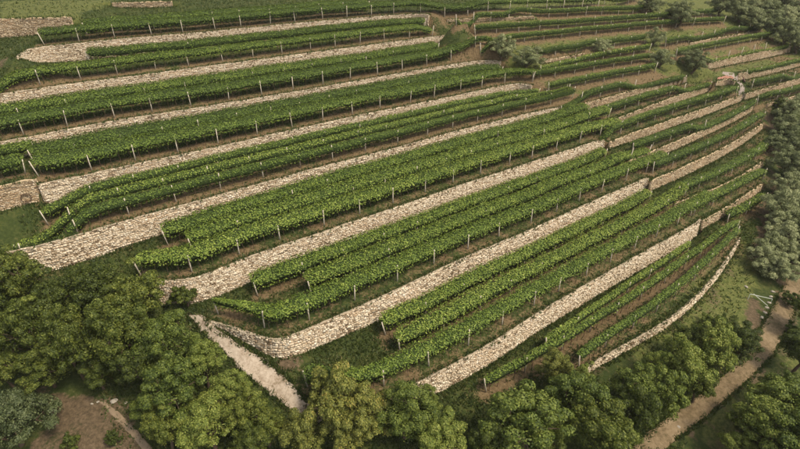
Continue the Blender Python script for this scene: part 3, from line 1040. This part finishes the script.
# ------------------------------------------------------------------ trees
def make_tree(kind, seed, R, Hc, leaf, nleaf, mat, squash=0.85, clumps=42, lobes=6):
    """prototype meshes: trunk with limbs, crown of leaf clumps; crown radius R centred Hc above the ground"""
    rng = np.random.default_rng(seed)
    # big lobes
    lob = []
    for i in range(lobes):
        a = 2 * math.pi * i / lobes + rng.uniform(-.4, .4)
        rr = R * rng.uniform(0.30, 0.55)
        lob.append(np.array([math.cos(a) * rr, math.sin(a) * rr, Hc + R * squash * rng.uniform(-.30, .30)]))
    lob.append(np.array([rng.uniform(-.1, .1) * R, rng.uniform(-.1, .1) * R, Hc + R * squash * 0.48]))
    cl, cr = [], []
    for i in range(clumps):
        l = lob[i % len(lob)]
        v = rng.normal(size=3)
        v /= np.linalg.norm(v)
        if v[2] < -0.45:
            v[2] *= -0.5
        p = l + v * np.array([1, 1, squash]) * R * rng.uniform(0.32, 0.62)
        cl.append(p)
        cr.append(R * rng.uniform(0.12, 0.25))
    cl, cr = np.array(cl), np.array(cr)
    wgt = cr ** 2
    ci = rng.choice(len(cl), size=nleaf, p=wgt / wgt.sum())
    v = rng.normal(size=(nleaf, 3))
    v /= np.linalg.norm(v, axis=1)[:, None]
    v[:, 2] = np.where(v[:, 2] < -0.3, -v[:, 2], v[:, 2])
    rad = cr[ci] * (0.55 + 0.5 * rng.random(nleaf) ** 0.6)
    C = cl[ci] + v * rad[:, None] * np.array([1, 1, 0.8])
    # some leaves fill the inside so the crown is not hollow
    nf = nleaf // 9
    li = rng.integers(0, len(lob), nf)
    q = rng.normal(size=(nf, 3))
    q /= np.linalg.norm(q, axis=1)[:, None]
    C2 = np.array(lob)[li] + q * np.array([1, 1, squash]) * R * (0.40 * rng.random(nf)[:, None] ** 0.4)
    C = np.concatenate([C, C2])
    Nn = np.concatenate([v, q]) + rng.normal(scale=.38, size=C.shape) + np.array([0, 0, .12])
    sz = rng.uniform(0.7, 1.3, len(C)) * leaf
    V, F = leaf_quads(C, Nn, sz, rng, 0.75 if kind != 'olive' else 0.45)
    crown = np_mesh('crown', V, F)
    crown.materials.append(MATS[mat])
    parts = []
    th = max(Hc - R * squash * 0.55, 0.5)
    tr = R * 0.055 + 0.03
    bend = rng.uniform(-.12, .12, 2) * R
    parts.append(tube([(0, 0, -0.6), (0, 0, 0), (bend[0] * .5, bend[1] * .5, th * .6), (bend[0], bend[1], th)], [tr * 1.5, tr * 1.25, tr, tr * .85], 7))
    for l in lob:
        mid = (np.array([bend[0], bend[1], th]) + l) / 2 + rng.normal(scale=.08 * R, size=3)
        parts.append(tube([(bend[0], bend[1], th - .05), tuple(mid), tuple(l)], [tr * .75, tr * .5, tr * .2], 5))
    for c_ in cl[::2]:
        l = lob[int(np.argmin([np.linalg.norm(c_ - q) for q in lob]))]
        parts.append(tube([tuple(l), tuple((l + c_) / 2 + rng.normal(scale=.04 * R, size=3)), tuple(c_)], [tr * .3, tr * .2, tr * .08], 4))
    Vt, Ft = merge(parts)
    trunk = np_mesh('trunk', Vt, Ft)
    trunk.materials.append(MATS['bark'])
    return crown, trunk, R, Hc


PROTO = {
    'dark': [make_tree('broad', 11 + i, 3.5, 4.9, 0.21, 17000, 'forest_leaf', 1.2, 76, 9) for i in range(3)],
    'light': [make_tree('broad', 31 + i, 3.3, 4.8, 0.20, 17000, 'light_leaf', 1.2, 76, 9) for i in range(3)],
    'yellow': [make_tree('broad', 41 + i, 3.0, 3.2, 0.19, 14000, 'yellow_leaf', 1.0, 62, 7) for i in range(2)],
    'olive': [make_tree('olive', 51 + i, 2.4, 1.7, 0.17, 11000, 'olive_leaf', 0.9, 56, 7) for i in range(3)],
    'blue': [make_tree('broad', 61, 3.4, 3.0, 0.18, 16000, 'blue_leaf', 0.85, 70, 8)],
    'shrub': [make_tree('shrub', 71 + i, 1.3, 0.85, 0.17, 3000, 'forest_leaf', 0.85, 30, 5) for i in range(2)],
    'yshrub': [make_tree('shrub', 81, 1.2, 0.8, 0.15, 2600, 'light_leaf', 0.85, 26, 5)],
}
TREES = [
    # x, y, radius in pixels, kind, label
    (14, 284, 27, 'dark', 'dark leafy tree at the left edge in front of the fifth wall end'),
    (-22, 318, 34, 'dark', 'broad tree cut off by the left edge, midway down'),
    (30, 338, 27, 'dark', 'dense dark green tree low on the left, second tree in from the edge'),
    (58, 302, 24, 'dark', 'broad green tree whose top covers the foot of the fifth wall'),
    (72, 350, 27, 'dark', 'large tree in the middle of the lower left wood'),
    (100, 295, 25, 'dark', 'domed tree behind the spreading one in the lower left wood'),
    (141, 305, 26, 'dark', 'tree with pointed top in front of the sixth wall left end'),
    (118, 345, 29, 'dark', 'spreading olive green tree at the heart of the lower left wood'),
    (186, 298, 13, 'shrub', 'small bush hugging the left end of the sixth long wall'),
    (166, 342, 26, 'light', 'bright green tree beside the top of the gravel path'),
    (178, 388, 27, 'light', 'bright bushy tree above the bare earth track at bottom left'),
    (44, 364, 21, 'dark', 'low dark tree just above the bare earth patch at left'),
    (208, 422, 26, 'light', 'broad tree at the bottom edge left of the gravel path end'),
    (248, 416, 22, 'dark', 'low spreading tree beside the lower gravel path'),
    (252, 446, 20, 'dark', 'leafy tree cut by the bottom edge left of the yellow tree'),
    (165, 428, 22, 'dark', 'tree immediately right of the bare earth track at bottom left'),
    (10, 424, 33, 'blue', 'bluish green tree in the bottom left corner'),
    (332, 404, 29, 'yellow', 'yellow tinged tree at the lower end of the gravel path'),
    (303, 438, 24, 'yellow', 'yellow green tree cut by the bottom edge under the gravel path'),
    (368, 412, 25, 'yellow', 'yellowish green tree right of the yellow tinged tree'),
    (405, 412, 25, 'light', 'light green tree in front of the lowest wall left end'),
    (440, 438, 24, 'light', 'light green tree at the bottom edge below the lowest wall'),
    (530, 418, 37, 'light', 'large rounded oak-like tree standing clear at bottom centre'),
    (487, 449, 20, 'dark', 'dark tree cut by the bottom edge left of the large rounded tree'),
    (578, 400, 27, 'light', 'broad tree right of the large rounded tree'),
    (556, 368, 17, 'yellow', 'yellow topped tree covering the ends of the thin vine rows'),
    (583, 384, 15, 'light', 'small light tree at the left end of the low rubble wall'),
    (603, 434, 33, 'dark', 'big dark tree at the bottom edge left of the dirt road'),
    (638, 394, 22, 'light', 'tree below the middle of the low rubble wall'),
    (637, 416, 23, 'dark', 'tree just left of the lower dirt road'),
    (680, 372, 25, 'light', 'leafy green tree above the bend of the dirt road'),
    (711, 355, 24, 'light', 'broad leafy tree at the inside of the dirt road curve'),
    (738, 345, 18, 'dark', 'dark tree nearest the dirt road in the bottom right clump'),
    (700, 385, 17, 'dark', 'small dark tree at the road edge in the bottom right clump'),
    (708, 322, 9, 'yshrub', 'bright yellow green shrub on the grass below the rubble wall'),
    (735, 351, 6, 'yshrub', 'tiny bright bush amid the bottom right tree clump'),
    (792, 408, 32, 'light', 'green tree on the right edge beyond the dirt road'),
    (764, 432, 28, 'light', 'bushy tree at the bottom edge right of the dirt road'),
    (798, 446, 36, 'light', 'tree filling the bottom right corner'),
    (803, 352, 20, 'dark', 'dark tree cut by the right edge above the roadside trees'),
    (795, 332, 9, 'yshrub', 'yellowish bush on the right edge beside the dirt road'),
    (811, 315, 18, 'dark', 'dark tree half outside the right edge where the dirt road enters'),
    (4, 368, 20, 'dark', 'tree on the left edge above the bluish green tree'),
    (240, 405, 16, 'dark', 'bushy tree close to the lower left side of the gravel path'),
    (266, 428, 18, 'dark', 'dark bushy tree at the foot of the gravel path'),
    (203, 366, 19, 'light', 'leafy tree leaning over the left side of the upper gravel path'),
    (232, 394, 19, 'light', 'leafy tree leaning over the left side of the middle gravel path'),
    (142, 368, 23, 'dark', 'dark tree above the start of the bare earth track'),
    (96, 370, 18, 'dark', 'dark tree directly above the pale stones on bare earth'),
    (130, 322, 22, 'light', 'light green crown between the pointed tree and the spreading tree'),
    (40, 318, 22, 'light', 'lighter green crown between the dark trees at left'),
    (70, 443, 10, 'shrub', 'grassy bush on the bare earth at the bottom edge'),
    (112, 440, 8, 'shrub', 'small bush beside the bare earth track'),
    (150, 405, 16, 'light', 'bright tree overhanging the start of the bare earth track'),
    (345, 432, 22, 'yellow', 'yellow green tree between the two yellowish trees at the bottom'),
    (425, 400, 14, 'light', 'small light tree touching the foot of the lowest long wall'),
    (552, 436, 20, 'dark', 'dark tree tucked against the right side of the large rounded tree'),
    (660, 395, 22, 'light', 'leafy tree in the middle of the bottom right clump'),
    (692, 348, 18, 'dark', 'dark tree under the yellow green shrub'),
    (656, 376, 18, 'light', 'green tree between the rubble wall and the road clump'),
    (726, 330, 13, 'dark', 'small tree at the upper tip of the bottom right clump'),
    (745, 425, 13, 'dark', 'low dark bush-like tree on the right bank of the dirt road'),
    (780, 388, 20, 'light', 'leafy tree on the right bank above the corner trees'),
    (738, 446, 18, 'light', 'leafy tree at the bottom edge just right of the dirt road'),
    (790, 300, 9, 'shrub', 'bush beside the dirt road where it enters at right'),
    (502, 50, 11, 'olive', 'left one of the twin olive bushes near top centre'),
    (528, 58, 13.5, 'olive', 'right and larger one of the twin olive bushes near top centre'),
    (603, 47, 9, 'olive', 'small round olive tree among narrow vine rows right of the twins'),
    (655, 39, 8, 'olive', 'small olive tree in the vine rows above the pair of round olives'),
    (661, 58, 11, 'olive', 'left of the two round olive trees above the stone ramp'),
    (694, 63, 12.5, 'olive', 'right of the two round olive trees, just above the stone ramp'),
    (780, 103, 8, 'shrub', 'round green bush on the terrace edge at right'),
    (652, 4, 11, 'olive', 'olive tree at the top edge left of the olive grove'),
    (680, 15, 13, 'olive', 'lone olive tree between vine rows left of the olive grove'),
    (722, 6, 12, 'olive', 'olive tree at the left tip of the upper right grove'),
]
GR = ['front line, first from left', 'front line, second from left', 'front line, third from left', 'front line, fourth from left', 'middle line, first from left', 'middle line, second from left',
      'middle line, third from left', 'middle line, fourth from left', 'middle line, fifth from left', 'back line, first from left', 'back line, second from left', 'back line, third from left',
      'back line, fourth from left', 'farthest back by the corner', 'lowest at the right edge', 'half outside the right edge']
TH = ['top', 'second', 'third', 'fourth', 'fifth', 'sixth', 'seventh', 'eighth', 'ninth', 'tenth', 'eleventh', 'twelfth', 'thirteenth', 'fourteenth', 'fifteenth', 'sixteenth', 'seventeenth', 'eighteenth', 'nineteenth', 'twentieth', 'twenty-first', 'twenty-second', 'twenty-third', 'last']
for i, (x, y) in enumerate([(742, 11), (756, 19), (771, 26), (787, 35), (741, -2), (757, 3), (772, 11), (788, 19), (803, 29), (772, -4), (788, 2), (803, 11), (820, 22), (806, -4), (800, 42), (822, 40)]):
    TREES.append((x, y, 12.5, 'olive', f'silvery olive tree in the upper right corner grove, {GR[i]}'))
for i, (x, y) in enumerate(sorted([(791, 110), (787, 125), (801, 128), (788, 144), (803, 152), (790, 165), (806, 174), (787, 186), (800, 196), (777, 208), (793, 215), (784, 232), (802, 236), (772, 246), (790, 254), (770, 262), (781, 270), (812, 215), (812, 262), (815, 130), (779, 222)], key=lambda t: t[1])):
    TREES.append((x, y, [14.5, 11.5, 16, 13][i % 4], 'olive', f'grey green olive tree, {TH[i]} from the top in the strip down the right edge'.replace('top from the top', 'topmost')))
for i, (x, y, rp, kind, lab) in enumerate(TREES):
    rnd = random.Random(i * 17 + 3)
    R = 2.5
    pos = None
    for _ in range(4):
        pr = PROTO[kind][i % len(PROTO[kind])]
        sc = R / pr[2]
        pos = hit(x, y, pr[3] * sc)
        if pos is None:
            break
        dep = to_px((pos.x, pos.y, pos.z + pr[3] * sc))[2]
        R = rp * (1.2 if kind == 'olive' else 1.1) * dep / FPX
    if pos is None:
        continue
    crown, trunk, R0, H0 = pr
    sc = R / R0
    nm = {'olive': 'olive_tree', 'shrub': 'bush', 'yshrub': 'bush'}.get(kind, 'broadleaf_tree')
    grp = None
    if 'upper right corner' in lab:
        grp = 'olive trees of the upper right grove'
    elif 'strip down the right' in lab:
        grp = 'olive trees down the right edge'
    root = thing(nm, lab, {'olive': 'olive tree', 'shrub': 'bush', 'yshrub': 'bush'}.get(kind, 'tree'), pos, grp)
    root.rotation_euler = (0, 0, rnd.uniform(0, 6.28))
    root.scale = (sc * rnd.uniform(.86, 1.14), sc * rnd.uniform(.86, 1.14), sc * rnd.uniform(.88, 1.18))
    link('crown', crown, None, root)
    link('trunk', trunk, None, root)

# ------------------------------------------------------------------ stone ramp at upper right
rp = drape('ramp_path', [(736, 101), (739, 92), (737.5, 85), (733, 79.5), (727, 76), (722, 74)],
           [(745, 98), (745, 91), (743, 83), (738.5, 75), (731, 72), (723, 71.5)], 'plaster', 'pale concrete ramp curving up between small terraces at upper right', 0.10, jag=0.08, nv=5)


drape('earth_patch', [(717.5, 77.5), (722, 76), (727, 75.2), (731, 76)], [(717, 80.2), (722, 79.4), (729, 79), (735, 80)], 'red_earth', 'reddish bare earth beside the curved concrete ramp', 0.12, jag=0.05, nv=4)
pe = [hit(x, y) for x, y in ((738.8, 74.2), (740.2, 77), (741.8, 80), (743.2, 83))]
v, f = tube([p + Vector((0.25, 0, 0.25)) - pe[0] for p in pe], [0.16] * 4, 4)
eo = link('timber_edging', np_mesh('timber_edging', [tuple(t) for t in v], f), 'board', None, pe[0])
tag(eo, 'dark timber edging along the right side of the concrete ramp', 'edging')

# ------------------------------------------------------------------ small things
def torus(R, r, a=28, b2=7):
    V, F = [], []
    for i in range(a):
        for j in range(b2):
            t, p = 2 * math.pi * i / a, 2 * math.pi * j / b2
            V.append(((R + r * math.cos(p)) * math.cos(t), r * math.sin(p), (R + r * math.cos(p)) * math.sin(t)))
    for i in range(a):
        for j in range(b2):
            F.append((i * b2 + j, i * b2 + (j + 1) % b2, ((i + 1) % a) * b2 + (j + 1) % b2, ((i + 1) % a) * b2 + j))
    return V, F


d = WD['D0']
i = int(np.argmin([abs(to_px((p[0], p[1], p[2] - 1.5))[0] - 26.5) for p in d['P']]))
p, q = d['P'][i], d['n'][i]
V, F = torus(0.46, 0.04)
ho = link('hoop', np_mesh('hoop', V, F), 'rust', None, (p[0] - q[0] * 0.47, p[1] - q[1] * 0.47, p[2] - 1.75))
ho.rotation_euler = (math.radians(-7), 0, math.atan2(-q[0], q[1]))
tag(ho, 'dark round hoop hanging against the brownish stone wall stub', 'hoop')

# pale tubular frame beside the dirt road
a3, b3, c3 = hit(748, 299), hit(771, 302), hit(767, 307)
base = (a3 + b3) / 2
fr = thing('tube_barrier', 'pale metal tube barrier standing on grass beside the dirt road', 'barrier', base)
TOPH = 0.75
for nm, pts in (('top_rail', [a3 + Vector((0, 0, TOPH)), b3 + Vector((0, 0, 0.45))]), ('brace', [a3 + Vector((0.5, 0.1, TOPH - .05)), c3 + Vector((0, 0, 0.2))]),
                ('leg', [a3 + Vector((0, 0, TOPH + .02)), a3 + Vector((-0.1, -0.1, -0.2))]), ('leg', [b3 + Vector((0, 0, .47)), b3 + Vector((0, 0, -0.2))])):
    v, f = tube([t - base for t in pts], [0.035] * len(pts), 8)
    v = list(v)
    nn = len(v)
    f = f + [tuple(range(7, -1, -1)), tuple(range(nn - 8, nn))]
    me = bpy.data.meshes.new(nm)
    me.from_pydata([tuple(t) for t in v], [], f)
    link(nm, me, 'metal', fr)


def rock(name, px, size, label, seed, mat='pale_rock', group=None):
    rng = random.Random(seed)
    h = hit(*px)
    import bmesh
    bm = bmesh.new()
    bmesh.ops.create_icosphere(bm, subdivisions=2, radius=1)
    for v in bm.verts:
        k = 1 + 0.35 * noise.noise(v.co * 1.3 + Vector((seed, 0, 0)))
        v.co = Vector((v.co.x * k * size, v.co.y * k * size * 0.7, max(v.co.z * k * size * 0.5, -size * .3)))
    me = bpy.data.meshes.new(name)
    bm.to_mesh(me)
    bm.free()
    o = link(name, me, mat, None, h + Vector((0, 0, size * .12)))
    o.rotation_euler = (0, 0, rng.uniform(0, 3))
    tag(o, label, 'rock', group)


rock('boulder', (114, 401.5), 0.32, 'flat pale boulder, largest of the stones on the bare earth at bottom left', 1)
rock('boulder', (92, 404), 0.14, 'small white stone on the bare earth left of the flat boulder, nearest the dark trees', 2)
rock('boulder', (98, 402), 0.14, 'small white stone between the flat boulder and another white stone', 3)
rock('boulder', (126, 403), 0.15, 'small pale stone right of the flat boulder at the track edge', 4)
rock('boulder', (746, 287), 0.25, 'white stone lying on the grass above the metal tube barrier', 5)
rock('boulder', (678, 427), 0.22, 'pale stone lying in the lower dirt road', 6)
rock('boulder', (27, 383), 0.15, 'small white stone under the trees at the left of the bare earth', 8)

# stone kerb pieces along the upper side of the dirt road
for i, px in enumerate([(773, 292), (771, 297), (769, 303), (767, 308), (765, 313), (762, 318)]):
    rock('kerb_stone', px, 0.27, f'pale block beside the metal tube barrier, {TH[i]} in its line from the top'.replace('top in its line from the top', 'topmost in its line'), 20 + i, 'pale_rock', 'line of stones along the dirt road')

# ------------------------------------------------------------------ grass tufts
rng = np.random.default_rng(5)
C = []
tri = []
want = 70000
GVa = np.array(GV)
cnt = 0
while cnt < want:
    yy = rng.uniform(20, 135)
    if rng.random() > (85 / (yy + 30)):
        continue
    xx = rng.uniform(-.85, .85) * yy
    h = BV.ray_cast(Vector((xx, yy, 400)), Vector((0, 0, -1)))
    if h[0] is None or h[1].z < 0.55:
        continue
    X, Y, _ = to_px(h[0])
    if not (-20 < X < 820 and -10 < Y < 470):
        continue
    if (in_poly(X, Y, DIRT[0]) and rng.random() < 0.6) or any(in_poly(X, Y, q) for q in DIRT[1:]):
        continue
    if any(in_poly(X, Y, q) for q in MEADOW) and rng.random() < 0.75:
        continue
    if row_dist(xx, yy) < 1.2 and rng.random() < 0.9:
        continue
    C.append(h[0])
    cnt += 1
for line in ([(187, 315), (207, 337), (225, 355), (243, 373), (268, 394), (292, 412)], [(204, 316), (236, 341), (262, 357), (275, 367), (290, 381), (306, 400)],
             [(784, 285), (770, 310), (757, 335), (737, 362), (708, 388), (672, 413), (640, 438)], [(806, 283), (798, 304), (785, 337), (767, 363), (739, 389), (710, 414), (674, 441)]):
    for (xa, ya), (xb, yb) in zip(line[:-1], line[1:]):
        for _ in range(110):                       # ragged grass verge
            t_ = rng.random()
            h = hit(xa + (xb - xa) * t_ + rng.normal(scale=1.6), ya + (yb - ya) * t_ + rng.normal(scale=1.2))
            if h is not None:
                C.append(tuple(h))
for d in WD.values():
    for i in range(len(d['P'])):
        p, q, hh = d['P'][i], d['n'][i], d['h'][i]
        for _ in range(5):
            o_ = rng.uniform(0.05, 0.5)
            C.append((p[0] + q[0] * o_ + rng.normal(scale=.2), p[1] + q[1] * o_ + rng.normal(scale=.2), p[2]))
            o_ = -(0.1 + 0.12 * hh + rng.uniform(0.0, 0.35))
            x_, y_ = p[0] + q[0] * o_ + rng.normal(scale=.1), p[1] + q[1] * o_ + rng.normal(scale=.1)
            C.append((x_, y_, min(gz(x_, y_), p[2] - hh + 0.3)))
C = np.array([tuple(q) for q in C])
n = len(C)
V = np.empty((n, 3, 3, 3))
for b_ in range(3):
    an = rng.random(n) * 6.283
    hgt = rng.uniform(0.08, 0.34, n)
    wd = rng.uniform(0.05, 0.11, n)
    le = rng.normal(scale=.13, size=(n, 2))
    ox = rng.normal(scale=.1, size=(n, 2))
    bxy = C[:, :2] + ox
    dx = np.stack([np.cos(an), np.sin(an)], 1) * wd[:, None]
    V[:, b_, 0, :2] = bxy - dx
    V[:, b_, 1, :2] = bxy + dx
    V[:, b_, 2, :2] = bxy + le
    V[:, b_, 0, 2] = C[:, 2] - .04
    V[:, b_, 1, 2] = C[:, 2] - .04
    V[:, b_, 2, 2] = C[:, 2] + hgt
go = link('grass', np_mesh('grass', V.reshape(-1, 3), np.arange(n * 9).reshape(-1, 3)), 'grass_blade')
tag(go, 'short rough grass covering terraces and banks', 'grass', kind='stuff')
print('rows', len(ROWS), 'objects', len(bpy.data.objects))

# ------------------------------------------------------------------ thin summer haze
hv, hf = box(-330, 330, -130, 350, -8, 118)
hz = link('haze', np_mesh('haze', hv, hf), None)
hm = bpy.data.materials.new('haze')
hm.use_nodes = True
hn = hm.node_tree
hn.nodes.clear()
vo = hn.nodes.new('ShaderNodeVolumePrincipled')
vo.inputs['Color'].default_value = (0.95, 0.93, 0.90, 1)
vo.inputs['Density'].default_value = 0.00014
ho_ = hn.nodes.new('ShaderNodeOutputMaterial')
hn.links.new(vo.outputs[0], ho_.inputs['Volume'])
hz.data.materials.append(hm)
tag(hz, 'thin pale summer haze over the whole hillside', 'haze', kind='stuff')
